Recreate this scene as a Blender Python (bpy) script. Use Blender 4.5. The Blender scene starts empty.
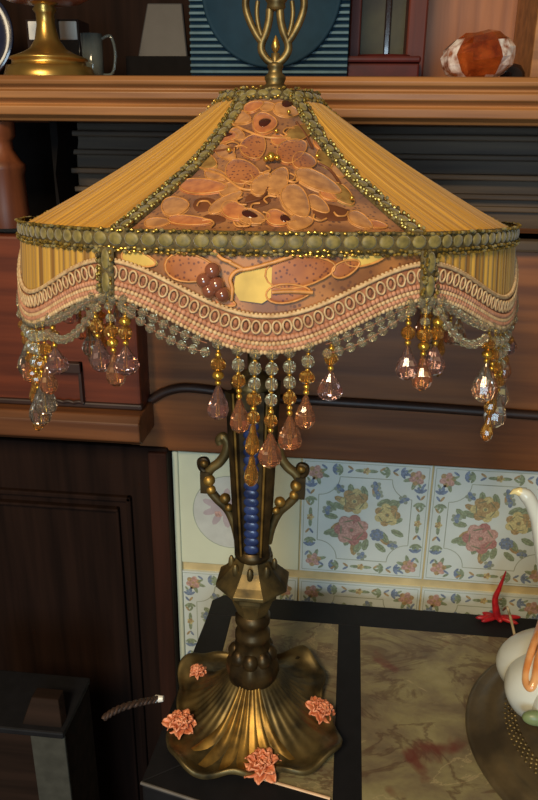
import bpy, math, random
from mathutils import Vector, Matrix
random.seed(7)
PI = math.pi
R = math.radians
col = bpy.context.scene.collection

# ------------------------------------------------------------------ camera
F = 720.0
PITCH, YAW, ROLL = R(20.5), R(6.158), R(0.66)
CAM = Vector((0.077, -0.545, 0.53))
fw = Vector((-math.sin(YAW)*math.cos(PITCH), math.cos(YAW)*math.cos(PITCH), -math.sin(PITCH)))
rt0 = Vector((math.cos(YAW), math.sin(YAW), 0))
up0 = rt0.cross(fw)
rt = rt0*math.cos(ROLL) + up0*math.sin(ROLL)
up = -rt0*math.sin(ROLL) + up0*math.cos(ROLL)
def ray(px, py):
    return rt*((px-269)/F) + up*(-(py-400)/F) + fw
def P(px, py, y):
    d = ray(px, py); return CAM + d*((y-CAM.y)/d.y)
def PZ(px, py, z=0.0):
    d = ray(px, py); return CAM + d*((z-CAM.z)/d.z)
cd = bpy.data.cameras.new('camera'); co = bpy.data.objects.new('camera', cd); col.objects.link(co)
mw = Matrix.Identity(4)
for i in range(3):
    mw[i][0], mw[i][1], mw[i][2], mw[i][3] = rt[i], up[i], -fw[i], CAM[i]
co.matrix_world = mw
cd.sensor_fit = 'VERTICAL'; cd.sensor_height = 24; cd.lens = F/800*24
cd.clip_start = 0.01
bpy.context.scene.camera = co

# ------------------------------------------------------------------ materials
def new_mat(name):
    m = bpy.data.materials.new(name); m.use_nodes = True
    return m, m.node_tree.nodes, m.node_tree.links, m.node_tree.nodes['Principled BSDF']
def lin(c):
    return tuple((x/12.92 if x <= .04045 else ((x+.055)/1.055)**2.4) for x in (v/255 for v in c))+(1,)
def mat(name, c, rough=.5, metal=0.0, var=.15, scale=60, bump=0.0, trans=0.0, ior=1.5, coat=0.0, sheen=0.0, stretch=(1, 1, 1), c2=None, spec=.5):
    m, n, l, b = new_mat(name)
    tc = n.new('ShaderNodeTexCoord'); mp = n.new('ShaderNodeMapping'); mp.inputs['Scale'].default_value = stretch
    nz = n.new('ShaderNodeTexNoise'); nz.inputs['Scale'].default_value = scale; nz.inputs['Detail'].default_value = 4
    rp = n.new('ShaderNodeValToRGB')
    a = lin(c)
    if c2 is None:
        k = 1-var; a0 = tuple(x*k for x in a[:3])+(1,); a1 = tuple(min(1, x*(1+var)) for x in a[:3])+(1,)
    else:
        a0, a1 = lin(c2), a
    rp.color_ramp.elements[0].color = a0; rp.color_ramp.elements[1].color = a1
    rp.color_ramp.elements[0].position = .35; rp.color_ramp.elements[1].position = .65
    l.new(tc.outputs['Object'], mp.inputs['Vector']); l.new(mp.outputs[0], nz.inputs['Vector'])
    l.new(nz.outputs['Fac'], rp.inputs[0]); l.new(rp.outputs[0], b.inputs['Base Color'])
    b.inputs['Roughness'].default_value = rough; b.inputs['Metallic'].default_value = metal
    b.inputs['Transmission Weight'].default_value = trans; b.inputs['IOR'].default_value = ior
    b.inputs['Coat Weight'].default_value = coat; b.inputs['Sheen Weight'].default_value = sheen
    b.inputs['Specular IOR Level'].default_value = spec
    if bump:
        bp = n.new('ShaderNodeBump'); bp.inputs['Strength'].default_value = bump; bp.inputs['Distance'].default_value = .002
        l.new(nz.outputs['Fac'], bp.inputs['Height']); l.new(bp.outputs[0], b.inputs['Normal'])
    return m
def wood(name, c, c2, rough=.45, axis=0, spec=.4):
    st = [70, 70, 70]; st[axis] = 4
    return mat(name, c, rough, c2=c2, scale=1.0, stretch=st, bump=.15, spec=spec)
def fabric(name, c, c2, pleat):
    """silk: hue varies from pleat to pleat, some light passes through"""
    m, n, l, b = new_mat(name)
    tc = n.new('ShaderNodeTexCoord'); sx = n.new('ShaderNodeSeparateXYZ'); at = n.new('ShaderNodeMath'); at.operation = 'ARCTAN2'
    mu = n.new('ShaderNodeMath'); mu.operation = 'MULTIPLY'; mu.inputs[1].default_value = pleat
    nz = n.new('ShaderNodeTexNoise'); nz.noise_dimensions = '1D'; nz.inputs['Scale'].default_value = 1; nz.inputs['Detail'].default_value = 3
    rp = n.new('ShaderNodeValToRGB')
    rp.color_ramp.elements[0].color = lin(c2); rp.color_ramp.elements[1].color = lin(c)
    rp.color_ramp.elements[0].position = .36; rp.color_ramp.elements[1].position = .62
    l.new(tc.outputs['Object'], sx.inputs[0]); l.new(sx.outputs['X'], at.inputs[0]); l.new(sx.outputs['Y'], at.inputs[1])
    l.new(at.outputs[0], mu.inputs[0]); l.new(mu.outputs[0], nz.inputs['W']); l.new(nz.outputs['Fac'], rp.inputs[0])
    l.new(rp.outputs[0], b.inputs['Base Color'])
    b.inputs['Roughness'].default_value = .55; b.inputs['Sheen Weight'].default_value = .25
    tr = n.new('ShaderNodeBsdfTranslucent'); mx = n.new('ShaderNodeMixShader'); mx.inputs[0].default_value = .25
    l.new(rp.outputs[0], tr.inputs[0]); l.new(b.outputs[0], mx.inputs[1]); l.new(tr.outputs[0], mx.inputs[2])
    l.new(mx.outputs[0], n['Material Output'].inputs[0])
    return m
def lace_mat(name, c, c2, dot, scale):
    """net ground with small holes and woven dots"""
    m, n, l, b = new_mat(name)
    tc = n.new('ShaderNodeTexCoord'); vo = n.new('ShaderNodeTexVoronoi'); vo.inputs['Scale'].default_value = scale
    nz = n.new('ShaderNodeTexNoise'); nz.inputs['Scale'].default_value = 38; nz.inputs['Detail'].default_value = 3
    rp = n.new('ShaderNodeValToRGB'); rp.color_ramp.elements[0].color = lin(c2); rp.color_ramp.elements[1].color = lin(c)
    rp.color_ramp.elements[0].position = .4; rp.color_ramp.elements[1].position = .6
    r2 = n.new('ShaderNodeValToRGB'); r2.color_ramp.elements[0].position = .22; r2.color_ramp.elements[1].position = .34
    mx = n.new('ShaderNodeMix'); mx.data_type = 'RGBA'; mx.inputs['A'].default_value = lin(dot)
    l.new(tc.outputs['Object'], vo.inputs['Vector']); l.new(tc.outputs['Object'], nz.inputs['Vector'])
    l.new(nz.outputs['Fac'], rp.inputs[0]); l.new(vo.outputs['Distance'], r2.inputs[0])
    l.new(r2.outputs[0], mx.inputs['Factor']); l.new(rp.outputs[0], mx.inputs['B']); l.new(mx.outputs['Result'], b.inputs['Base Color'])
    b.inputs['Roughness'].default_value = .5; b.inputs['Sheen Weight'].default_value = .2
    return m
def marble(name):
    m, n, l, b = new_mat(name)
    tc = n.new('ShaderNodeTexCoord')
    mp = n.new('ShaderNodeMapping'); mp.inputs['Rotation'].default_value = (0, 0, R(35)); mp.inputs['Scale'].default_value = (1.0, 1.5, 1)
    l.new(tc.outputs['Object'], mp.inputs[0])
    def noise(scale, det, ro, dist, src=None):
        k = n.new('ShaderNodeTexNoise'); k.inputs['Scale'].default_value = scale; k.inputs['Detail'].default_value = det; k.inputs['Roughness'].default_value = ro; k.inputs['Distortion'].default_value = dist
        l.new((src or mp).outputs[0] if src is None else src.outputs['Object'], k.inputs['Vector']); return k
    def ramp(k, stops):
        r = n.new('ShaderNodeValToRGB'); e = r.color_ramp.elements
        e[0].position, e[0].color = stops[0]; e[1].position, e[1].color = stops[-1]
        for p_, c_ in stops[1:-1]: e.new(p_).color = c_
        l.new(k.outputs['Fac'], r.inputs[0]); return r
    def mix(f, a, colr):
        k = n.new('ShaderNodeMix'); k.data_type = 'RGBA'; l.new(f.outputs[0], k.inputs['Factor']); l.new(a, k.inputs['A']); k.inputs['B'].default_value = colr; return k.outputs['Result']
    g_ = lambda v: (v, v, v, 1)
    base = ramp(noise(16, 10, .62, .3), ((.28, lin((86, 76, 60))), (.44, lin((118, 106, 82))), (.58, lin((138, 130, 94))), (.75, lin((158, 150, 112)))))
    dark = ramp(noise(9, 7, .6, 1.0), ((.470, g_(0)), (.493, g_(.55)), (.507, g_(.55)), (.53, g_(0))))
    lite = ramp(noise(6, 8, .65, 1.4), ((.525, g_(0)), (.537, g_(.35)), (.541, g_(.35)), (.550, g_(0))))
    red = ramp(noise(17, 4, .5, .3, tc), ((.61, g_(0)), (.68, g_(.8))))
    c = mix(dark, base.outputs[0], lin((78, 52, 40))); c = mix(lite, c, lin((196, 178, 136))); c = mix(red, c, lin((100, 46, 40)))
    l.new(c, b.inputs['Base Color']); b.inputs['Roughness'].default_value = .4
    return m

M = {}
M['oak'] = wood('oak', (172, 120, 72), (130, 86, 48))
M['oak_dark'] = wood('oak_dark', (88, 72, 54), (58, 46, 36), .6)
M['redwood'] = wood('redwood', (114, 54, 30), (84, 38, 22))
M['brownwood'] = wood('brownwood', (132, 80, 38), (98, 56, 26))
M['brownwood_v'] = wood('brownwood_v', (120, 66, 38), (88, 46, 26), axis=2)
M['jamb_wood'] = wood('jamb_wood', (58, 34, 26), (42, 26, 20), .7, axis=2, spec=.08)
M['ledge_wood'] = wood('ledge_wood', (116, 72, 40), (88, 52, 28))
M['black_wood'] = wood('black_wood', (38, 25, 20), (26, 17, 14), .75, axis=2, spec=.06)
M['niche_wood'] = wood('niche_wood', (164, 104, 62), (132, 80, 46), axis=2)
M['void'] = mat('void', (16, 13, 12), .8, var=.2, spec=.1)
M['groove'] = mat('groove', (48, 28, 20), .5)
M['tile'] = mat('tile', (204, 214, 210), .22, var=.03, scale=20)
M['tile_old'] = mat('tile_old', (204, 210, 186), .25, var=.04, scale=14)
M['grout'] = mat('grout', (196, 178, 132), .7, var=.12, scale=40)
M['p_line'] = mat('p_line', (150, 160, 144), .3)
M['p_dark'] = mat('p_dark', (130, 134, 110), .3)
M['p_pink'] = mat('p_pink', (184, 150, 140), .3, var=.25, scale=400)
M['p_rose'] = mat('p_rose', (168, 124, 118), .3, var=.25, scale=400)
M['p_yel'] = mat('p_yel', (192, 182, 134), .3, var=.2, scale=400)
M['p_brown'] = mat('p_brown', (168, 146, 108), .3, var=.25, scale=400)
M['p_green'] = mat('p_green', (138, 152, 126), .3, var=.25, scale=400)
M['p_blue'] = mat('p_blue', (120, 136, 160), .3, var=.25, scale=400)
M['p_cameo'] = mat('p_cameo', (192, 196, 190), .3, var=.06)
M['p_faint'] = mat('p_faint', (176, 164, 168), .3, var=.1)
M['black_metal'] = mat('black_metal', (22, 22, 25), .6, var=.15, spec=.25)
M['marble'] = marble('marble')
M['lit_edge'] = mat('lit_edge', (214, 178, 140), .4)
M['grey_edge'] = mat('grey_edge', (92, 88, 84), .4)
M['bronze'] = mat('bronze', (126, 108, 66), .46, .7, c2=(60, 54, 38), scale=45, bump=.12)
M['bronze_dark'] = mat('bronze_dark', (92, 74, 44), .42, .75, c2=(42, 34, 24), scale=60, bump=.12)
M['gilt'] = mat('gilt', (176, 138, 66), .45, .75, c2=(104, 82, 42), scale=60, bump=.12)
M['brass'] = mat('brass', (196, 158, 84), .32, .9, var=.18, scale=30)
M['brass_old'] = mat('brass_old', (146, 126, 80), .45, .8, c2=(84, 70, 44), scale=90)
M['copper_rose'] = mat('copper_rose', (238, 164, 122), .45, .1, c2=(206, 118, 80), scale=160)
M['blue_glass'] = mat('blue_glass', (44, 62, 112), .32, 0.0, c2=(24, 36, 72), scale=120, coat=.2)
M['silk'] = fabric('silk', (228, 174, 66), (190, 136, 46), 34)
M['silk_skirt'] = fabric('silk_skirt', (214, 168, 70), (140, 98, 38), 30)
M['lining'] = mat('lining', (150, 112, 58), .7)
M['lace'] = lace_mat('lace', (168, 112, 58), (124, 78, 40), (100, 60, 34), 300)
M['lace_dot'] = lace_mat('lace_dot', (178, 108, 48), (148, 84, 38), (104, 52, 28), 420)
M['petal'] = mat('petal', (196, 138, 74), .5, c2=(158, 104, 52), scale=150, sheen=.2)
M['petal_o'] = mat('petal_o', (200, 124, 60), .5, c2=(164, 92, 44), scale=150, sheen=.2)
M['petal_g'] = mat('petal_g', (164, 130, 70), .5, c2=(134, 100, 52), scale=150)
M['petal_line'] = mat('petal_line', (196, 136, 72), .45, var=.2, scale=200)
M['thread'] = mat('thread', (108, 62, 34), .6)
M['eye'] = mat('eye', (66, 26, 16), .2, coat=.5)
M['cream_patch'] = mat('cream_patch', (204, 172, 84), .6)
M['pearl'] = mat('pearl', (120, 70, 50), .15, coat=.8)
M['braid_back'] = mat('braid_back', (84, 70, 34), .7, var=.4, scale=400)
M['braid_tab'] = mat('braid_tab', (138, 122, 62), .5, c2=(96, 86, 42), scale=260, sheen=.3)
M['braid_gold'] = mat('braid_gold', (196, 164, 78), .3, .7, c2=(112, 94, 44), scale=500)
M['gimp'] = mat('gimp', (166, 110, 78), .75, c2=(128, 80, 54), scale=300)
M['gimp_cream'] = mat('gimp_cream', (208, 180, 136), .65, c2=(176, 140, 98), scale=300)
M['gimp_pink'] = mat('gimp_pink', (196, 142, 110), .65, c2=(164, 110, 82), scale=300)
M['clear'] = mat('clear', (250, 244, 214), .04, trans=.92, var=.02)
M['gold_bead'] = mat('gold_bead', (222, 176, 74), .2, .8)
M['amber'] = mat('amber', (242, 184, 96), .04, trans=.92, var=.06)
M['amber_drop'] = mat('amber_drop', (246, 184, 144), .03, trans=.93, var=.05)
M['mauve_drop'] = mat('mauve_drop', (224, 184, 178), .03, trans=.94, var=.05)
M['clear_drop'] = mat('clear_drop', (246, 236, 222), .03, trans=.97, var=.03)
M['flex'] = mat('flex', (62, 44, 34), .6, var=.4, scale=300)
M['white'] = mat('white', (226, 224, 214), .25, var=.04)
M['porcelain'] = mat('porcelain', (206, 210, 200), .18, var=.06, scale=18, coat=.4)
M['orange_glaze'] = mat('orange_glaze', (206, 128, 66), .2, c2=(226, 168, 110), scale=60, coat=.5)
M['cream_glaze'] = mat('cream_glaze', (220, 206, 150), .2, coat=.5)
M['wire'] = mat('wire', (176, 160, 128), .4)
M['green_glaze'] = mat('green_glaze', (128, 146, 100), .4, var=.2)
M['dish_brass'] = mat('dish_brass', (112, 96, 66), .4, .35, c2=(70, 60, 44), scale=22)
M['red'] = mat('red', (190, 34, 40), .35, c2=(140, 24, 34), scale=120)
M['teal'] = mat('teal', (70, 98, 108), .5, spec=.3)
M['teal_dark'] = mat('teal_dark', (24, 50, 66), .7, var=.1, spec=.15)
M['dark_red'] = mat('dark_red', (84, 28, 24), .5, c2=(60, 20, 18), scale=30, spec=.2)
M['frame_red'] = wood('frame_red', (100, 44, 32), (74, 32, 24), axis=2, spec=.2)
M['picture'] = mat('picture', (74, 72, 52), .5, c2=(44, 42, 36), scale=16, spec=.2)
M['jewel_amber'] = mat('jewel_amber', (206, 100, 40), .05, trans=.6, c2=(140, 58, 24), scale=70, coat=.6)
M['jewel_glint'] = mat('jewel_glint', (255, 246, 238), .03, trans=.15, c2=(150, 86, 52), scale=120, coat=1.0)  # near-opaque white paints bright highlights onto the clear end facets
M['dark_glass'] = mat('dark_glass', (40, 30, 28), .12, coat=.4)
M['blue_plate'] = mat('blue_plate', (28, 34, 56), .2, coat=.4)
M['grey_stand'] = mat('grey_stand', (56, 54, 54), .5, var=.08)
M['smoke_glass'] = mat('smoke_glass', (120, 128, 124), .1, trans=.6)
M['dish_pink'] = mat('dish_pink', (150, 96, 74), .3)
M['grey_board'] = mat('grey_board', (66, 66, 60), .7, spec=.1)
M['dull_brown'] = wood('dull_brown', (44, 32, 26), (30, 22, 18), .7, spec=.06)
M['floor'] = wood('floor', (70, 52, 40), (48, 36, 28), .6)

# ------------------------------------------------------------------ mesh builder
class MB:
    def __init__(s): s.v = []; s.f = []; s.m = []; s.s = []; s.mats = []
    def mi(s, name):
        if name not in s.mats: s.mats.append(name)
        return s.mats.index(name)
    def add(s, vs, fs, m, smooth=True):
        o = len(s.v); k = s.mi(m)
        s.v.extend([tuple(v) for v in vs])
        for f in fs:
            s.f.append([i+o for i in f]); s.m.append(k); s.s.append(smooth)
        return s
    def grid(s, rows, m, closed=False, smooth=True, flip=False):
        n = len(rows[0]); vs = [p for r in rows for p in r]; fs = []
        for i in range(len(rows)-1):
            for j in range(n if closed else n-1):
                a, b = i*n+j, i*n+(j+1) % n
                q = [a, b, b+n, a+n]
                fs.append(q[::-1] if flip else q)
        return s.add(vs, fs, m, smooth)
    def lathe(s, prof, m, c=(0, 0, 0), seg=32, mtx=None, smooth=True, mod=None, cap=True):
        c = Vector(c); rows = []
        for r, z in prof:
            row = []
            for k in range(seg):
                a = 2*PI*k/seg; rr = r*(mod(a, z) if mod else 1)
                p = Vector((rr*math.cos(a), rr*math.sin(a), z))
                row.append((mtx @ p if mtx else p)+c)
            rows.append(row)
        s.grid(rows, m, True, smooth)
        if cap:
            for row, fl in ((rows[0], True), (rows[-1], False)):
                f = list(range(seg)); s.add(row, [f[::-1] if fl else f], m, False)
        return s
    def tube(s, pts, r, m, seg=8, closed=False, smooth=True, flat=1.0):
        pts = [Vector(p) for p in pts]; n = len(pts); rows = []; prev = None
        for i, p in enumerate(pts):
            a = pts[(i-1) % n] if (closed or i) else p
            b = pts[(i+1) % n] if (closed or i < n-1) else p
            t = (b-a).normalized()
            if prev is None:
                h = Vector((0, 0, 1)) if abs(t.z) < .9 else Vector((0, 1, 0))
                u = t.cross(h).normalized()
            else:
                u = (prev - t*prev.dot(t)).normalized()
            prev = u; w = t.cross(u)
            rr = r[i] if isinstance(r, (list, tuple)) else r
            rows.append([p+(u*math.cos(2*PI*k/seg)+w*math.sin(2*PI*k/seg)*flat)*rr for k in range(seg)])
        if closed: rows.append(rows[0])
        s.grid(rows, m, True, smooth)
        if not closed:
            f = list(range(seg)); s.add(rows[0], [f[::-1]], m, smooth); s.add(rows[-1], [f], m, smooth)
        return s
    def ell(s, c, r, m, seg=10, rings=6, mtx=None, smooth=True):
        if not isinstance(r, (tuple, list)): r = (r, r, r)
        c = Vector(c); vs = [Vector((0, 0, -r[2]))]; fs = []
        for i in range(1, rings):
            a = -PI/2+PI*i/rings
            for k in range(seg):
                b = 2*PI*k/seg
                vs.append(Vector((r[0]*math.cos(a)*math.cos(b), r[1]*math.cos(a)*math.sin(b), r[2]*math.sin(a))))
        vs.append(Vector((0, 0, r[2]))); top = len(vs)-1
        for k in range(seg):
            k2 = (k+1) % seg
            fs.append([0, 1+k2, 1+k])
            for i in range(rings-2): fs.append([1+i*seg+k, 1+i*seg+k2, 1+(i+1)*seg+k2, 1+(i+1)*seg+k])
            fs.append([1+(rings-2)*seg+k, 1+(rings-2)*seg+k2, top])
        return s.add([(mtx @ v if mtx else v)+c for v in vs], fs, m, smooth)
    def box(s, a, b, m):
        x0, x1 = sorted((a[0], b[0])); y0, y1 = sorted((a[1], b[1])); z0, z1 = sorted((a[2], b[2]))
        vs = [(x, y, z) for z in (z0, z1) for y in (y0, y1) for x in (x0, x1)]
        return s.add(vs, [[0, 2, 3, 1], [4, 5, 7, 6], [0, 1, 5, 4], [2, 6, 7, 3], [0, 4, 6, 2], [1, 3, 7, 5]], m, False)
    def prism(s, poly, ext, m):
        poly = [Vector(p) for p in poly]; e = Vector(ext); n = len(poly)
        vs = poly+[p+e for p in poly]
        fs = [list(range(n))[::-1], list(range(n, 2*n))]+[[i, (i+1) % n, n+(i+1) % n, n+i] for i in range(n)]
        return s.add(vs, fs, m, False)
    def extrude_x(s, prof, x0, x1, m):
        return s.prism([(x0, y, z) for y, z in prof], (x1-x0, 0, 0), m)
    def build(s, name, parent=None, bevel=0, solid=0, subsurf=0):
        me = bpy.data.meshes.new(name); me.from_pydata(s.v, [], s.f)
        for k in s.mats: me.materials.append(M[k])
        me.polygons.foreach_set('material_index', s.m); me.polygons.foreach_set('use_smooth', s.s)
        me.update()
        if not me.validate(): pass
        import bmesh
        bm = bmesh.new(); bm.from_mesh(me); bmesh.ops.recalc_face_normals(bm, faces=bm.faces); bm.to_mesh(me); bm.free()
        o = bpy.data.objects.new(name, me); col.objects.link(o)
        if parent: o.parent = parent
        if bevel:
            d = o.modifiers.new('bevel', 'BEVEL'); d.width = bevel; d.segments = 2; d.limit_method = 'ANGLE'; d.angle_limit = R(40)
        if solid:
            d = o.modifiers.new('solid', 'SOLIDIFY'); d.thickness = solid; d.offset = 0
        if subsurf:
            d = o.modifiers.new('sub', 'SUBSURF'); d.levels = subsurf; d.render_levels = subsurf
        return o
def frame_mtx(t, n):
    """columns: tangent, binormal, outward normal"""
    t = t.normalized(); n = (n-t*n.dot(t)).normalized(); b = n.cross(t)
    return Matrix(((t.x, b.x, n.x), (t.y, b.y, n.y), (t.z, b.z, n.z)))
def thing(name, label, cat, loc=(0, 0, 0), group=None):
    o = bpy.data.objects.new(name, None); col.objects.link(o); o.location = loc
    o.empty_display_size = .02
    return tag(o, label, cat, group)
def tag(o, label, cat, group=None):
    o['label'] = label; o['category'] = cat
    if group: o['group'] = group
    return o
def struct(o): o['kind'] = 'structure'; return o
def smooth_path(pts, n=6):
    pts = [Vector(p) for p in pts]; out = []
    for i in range(len(pts)-1):
        p0, p1, p2, p3 = pts[max(i-1, 0)], pts[i], pts[i+1], pts[min(i+2, len(pts)-1)]
        for k in range(n):
            t = k/n
            out.append(.5*((2*p1)+(p2-p0)*t+(2*p0-5*p1+4*p2-p3)*t*t+(3*p1-p0-3*p2+p3)*t**3))
    out.append(pts[-1]); return out

# ================================================================== SETTING
YW = 0.228; TS = 0.1524; TH = 0.1560
FLOOR = -0.80
b = MB(); b.box((-.9, -1.0, FLOOR-.02), (.9, .75, FLOOR), 'floor'); struct(b.build('floor'))

# tiled back wall, painted tiles
TX0 = P(301, 500, YW).x              # joint between the plain tile and the first bouquet tile
TZ0 = P(300, 456, YW).z - TH
w = MB()
w.box((TX0-TS-.004, YW, FLOOR), (.62, YW+.02, TZ0+TH+.03), 'grout')
LIFT = [0]
def lifty(lift):
    LIFT[0] += 1; return YW-.004-.00012*lift-.000002*(LIFT[0] % 320)
def disc(cx, cz, rx, rz, m, lift, ang=0, n=12):
    y = lifty(lift); ca, sa = math.cos(ang), math.sin(ang)
    ps = []
    for k in range(n):
        a = 2*PI*k/n; x, z = rx*math.cos(a), rz*math.sin(a)
        ps.append((cx+x*ca-z*sa, y, cz+x*sa+z*ca))
    w.add(ps, [list(range(n))], m, False)
def stroke(pts, wd, m, lift):
    y = lifty(lift); L = []; Rr = []
    for i, p in enumerate(pts):
        a = pts[max(i-1, 0)]; c = pts[min(i+1, len(pts)-1)]
        dx, dz = c[0]-a[0], c[1]-a[1]; q = math.hypot(dx, dz) or 1
        nx, nz = -dz/q*wd/2, dx/q*wd/2
        L.append((p[0]+nx, y, p[1]+nz)); Rr.append((p[0]-nx, y, p[1]-nz))
    w.grid([L, Rr], m, smooth=False)
def leaf(cx, cz, ang, ln, wd, m, lift):
    disc(cx+math.cos(ang)*ln/2, cz+math.sin(ang)*ln/2, ln/2, wd/2, m, lift, ang, 8)
def flower(cx, cz, r, m, m2, lift, n=6, rot=0):
    for k in range(n):
        a = rot+2*PI*k/n; disc(cx+math.cos(a)*r*.55, cz+math.sin(a)*r*.55, r*.5, r*.4, m if k % 2 else m2, lift+(k % 2)*.5, a, 10)
    disc(cx, cz, r*.42, r*.4, m, lift+1.2); disc(cx, cz, r*.2, r*.18, m2, lift+1.8)
def bouquet_tile(cx, cz):
    S = TS
    LIFT[0] = 0
    def g(x, z): return cx+x*S, cz+z*TH
    w.box((cx-S/2+.0012, YW-.004, cz-TH/2+.0012), (cx+S/2-.0012, YW, cz+TH/2-.0012), 'tile')
    for q in (.475,):
        p = [g(-q, -q), g(q, -q), g(q, q), g(-q, q), g(-q, -q)]
        for i in range(4): stroke([p[i], p[i+1]], .0007, 'p_line', 1)
    # inner octagon with concave corners
    q, c = .36, .2
    for sx in (-1, 1):
        stroke([g(sx*q, -c), g(sx*q, c)], .001, 'p_line', 1); stroke([g(-c, sx*q), g(c, sx*q)], .001, 'p_line', 1)
        for sz in (-1, 1):
            pts = []
            for k in range(9):
                a = PI/2*k/8
                pts.append(g(sx*(q-(q-c)*math.sin(a)), sz*(q-(q-c)*math.cos(a))) if False else g(sx*(q-.16*math.cos(a)), sz*(q-.16*math.sin(a))))
            stroke(pts, .001, 'p_line', 1)
            fx, fz = sx*.385, sz*.385
            x, z = g(fx, fz); flower(x, z, S*.062, 'p_pink', 'p_brown', 2, 6, .3)
            for a in (.3, 1.27): leaf(*g(fx, fz), math.atan2(sz*math.sin(a), sx*math.cos(a))+PI, S*.11, S*.035, 'p_green', 1.5)
            for k, (o1, o2) in enumerate(((.42, .26), (.42, .18), (.26, .42), (.18, .42))):
                x, z = g(sx*o1, sz*o2)
                for da in (-.9, -.3, .4, 1.0):
                    leaf(x, z, (PI/2 if k < 2 else 0)+da+(PI if k % 2 else 0), S*.06, S*.024, 'p_blue' if k % 2 == 0 else 'p_green', 2)
    for (x, z, a) in ((.42, 0, 1), (-.42, 0, 1), (0, .42, 0), (0, -.42, 0)):
        px, pz = g(x, z); flower(px, pz, S*.03, 'p_brown', 'p_yel', 2, 5)
        for da in (0, PI): leaf(px, pz, da+(PI/2 if a else 0), S*.09, S*.03, 'p_green', 1.6)
    # bouquet
    for k in range(24):
        a = 2*PI*k/24+.2; r0 = (.17, .23, .20)[k % 3]
        x, z = g(math.cos(a)*r0, math.sin(a)*r0*.95); an = a+.5*math.sin(k*1.7)
        leaf(x, z, an, S*.115, S*.055, 'p_green' if k % 4 else 'p_brown', 2); leaf(x, z, an, S*.10, S*.008, 'p_dark', 2.6)
    for x, z in ((-.29, .07), (.08, .30), (.24, -.20), (.0, -.32), (.30, .20), (-.2, .26), (.1, .23)):
        px, pz = g(x, z); flower(px, pz, S*.042, 'p_blue', 'p_line', 3, 5, x*9)
    def rose_(x, z, r_, m, m2, lf):
        px, pz = g(x, z); flower(px, pz, S*r_, m, m2, lf, 7, x*5)
        for q in range(5): 
            a = 2*PI*q/5+x*7; disc(px+math.cos(a)*S*r_*.62, pz+math.sin(a)*S*r_*.62, S*r_*.34, S*r_*.05, 'p_dark', lf+2.2, a+PI/2, 8)
        disc(px, pz, S*r_*.12, S*r_*.12, 'p_dark', lf+2.6)
    rose_(-.08, .16, .11, 'p_brown', 'p_yel', 3.5); rose_(.18, .06, .10, 'p_yel', 'p_brown', 3.6)
    rose_(-.09, -.09, .135, 'p_pink', 'p_rose', 6); rose_(.11, -.12, .055, 'p_blue', 'p_blue', 5)
    # little sprigs all round the border
    for k in range(7):
        t_ = -.30+.1*k
        for sg in (-1, 1):
            for (x, z, a0) in ((t_, sg*.425, 0), (sg*.425, t_, PI/2)):
                if abs(t_) < .05: continue
                px, pz = g(x, z)
                for da in (.6, -.6): leaf(px, pz, a0+da+(PI if k < 3 else 0), S*.055, S*.020, ('p_blue', 'p_green', 'p_brown')[(k+(da > 0)) % 3], 2.1)
bouquet_tile(TX0+TS/2, TZ0+TH/2)
bouquet_tile(TX0+TS*1.5, TZ0+TH/2)
bouquet_tile(TX0+TS*2.5, TZ0+TH/2)
for k in range(-1, 3): bouquet_tile(TX0+TS*(k+.5), TZ0-TH/2-.011)
for k in range(-1, 3): bouquet_tile(TX0+TS*(k+.5), TZ0-TH*1.5-.013)
# the plain cream tile with a faint medallion
cx, cz = TX0-TS/2, TZ0+TH/2
w.box((cx-TS/2+.0012, YW-.004, cz-TH/2+.0012), (cx+TS/2-.0012, YW, cz+TH/2-.0012), 'tile_old')
mc = P(231, 511, YW)
disc(mc.x, mc.z, .047, .050, 'p_line', 1, 0, 40); disc(mc.x, mc.z, .046, .049, 'p_cameo', 2, 0, 40)
for k in range(9):
    a = 2*PI*k/9; leaf(mc.x-.008+.008*math.cos(a), mc.z+.006+.008*math.sin(a), a, .02, .009, 'p_faint', 3)
flower(mc.x-.01, mc.z+.006, .014, 'p_faint', 'p_pink', 4); flower(mc.x+.012, mc.z-.01, .010, 'p_faint', 'p_blue', 4)
struct(w.build('wall_back'))
# cream edging up the left side of the tiles
xl = P(172, 455, YW-.006).x
t = MB(); t.box((xl, YW-.008, FLOOR), (xl+.007, YW, TZ0+TH), 'tile_old'); struct(t.build('trim_1', bevel=.002))

# ================================================================== OVERMANTEL (wooden chimneypiece)
om = thing('mantelpiece', 'dark brown wooden mantelpiece with moulded orange shelf above floral tiles', 'mantelpiece', (0, .3, FLOOR))
def ombuild(mb, name, **k):
    o = mb.build(name, None, **k); o.parent = om; o.matrix_parent_inverse = Matrix.Translation((0, -.3, -FLOOR)); return o
XL, XR = -.60, .66
ys = .165
zt = P(269, 75, ys).z; zb = P(269, 123, ys).z; hh = zt-zb
prof = [(ys+.012, zt), (ys+.004, zt-.03*hh), (ys, zt-.12*hh), (ys+.001, zt-.2*hh), (ys+.006, zt-.27*hh), (ys+.006, zt-.31*hh), (ys+.0015, zt-.36*hh),
        (ys+.002, zt-.50*hh), (ys+.008, zt-.58*hh), (ys+.0095, zt-.62*hh), (ys+.004, zt-.68*hh), (ys+.005, zt-.86*hh), (ys+.012, zt-.94*hh), (ys+.014, zb), (.44, zb), (.44, zt)]
m_ = MB(); m_.extrude_x(prof, XL, XR, 'oak'); ombuild(m_, 'shelf', bevel=.0012)
ZTOP = .95
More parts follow.
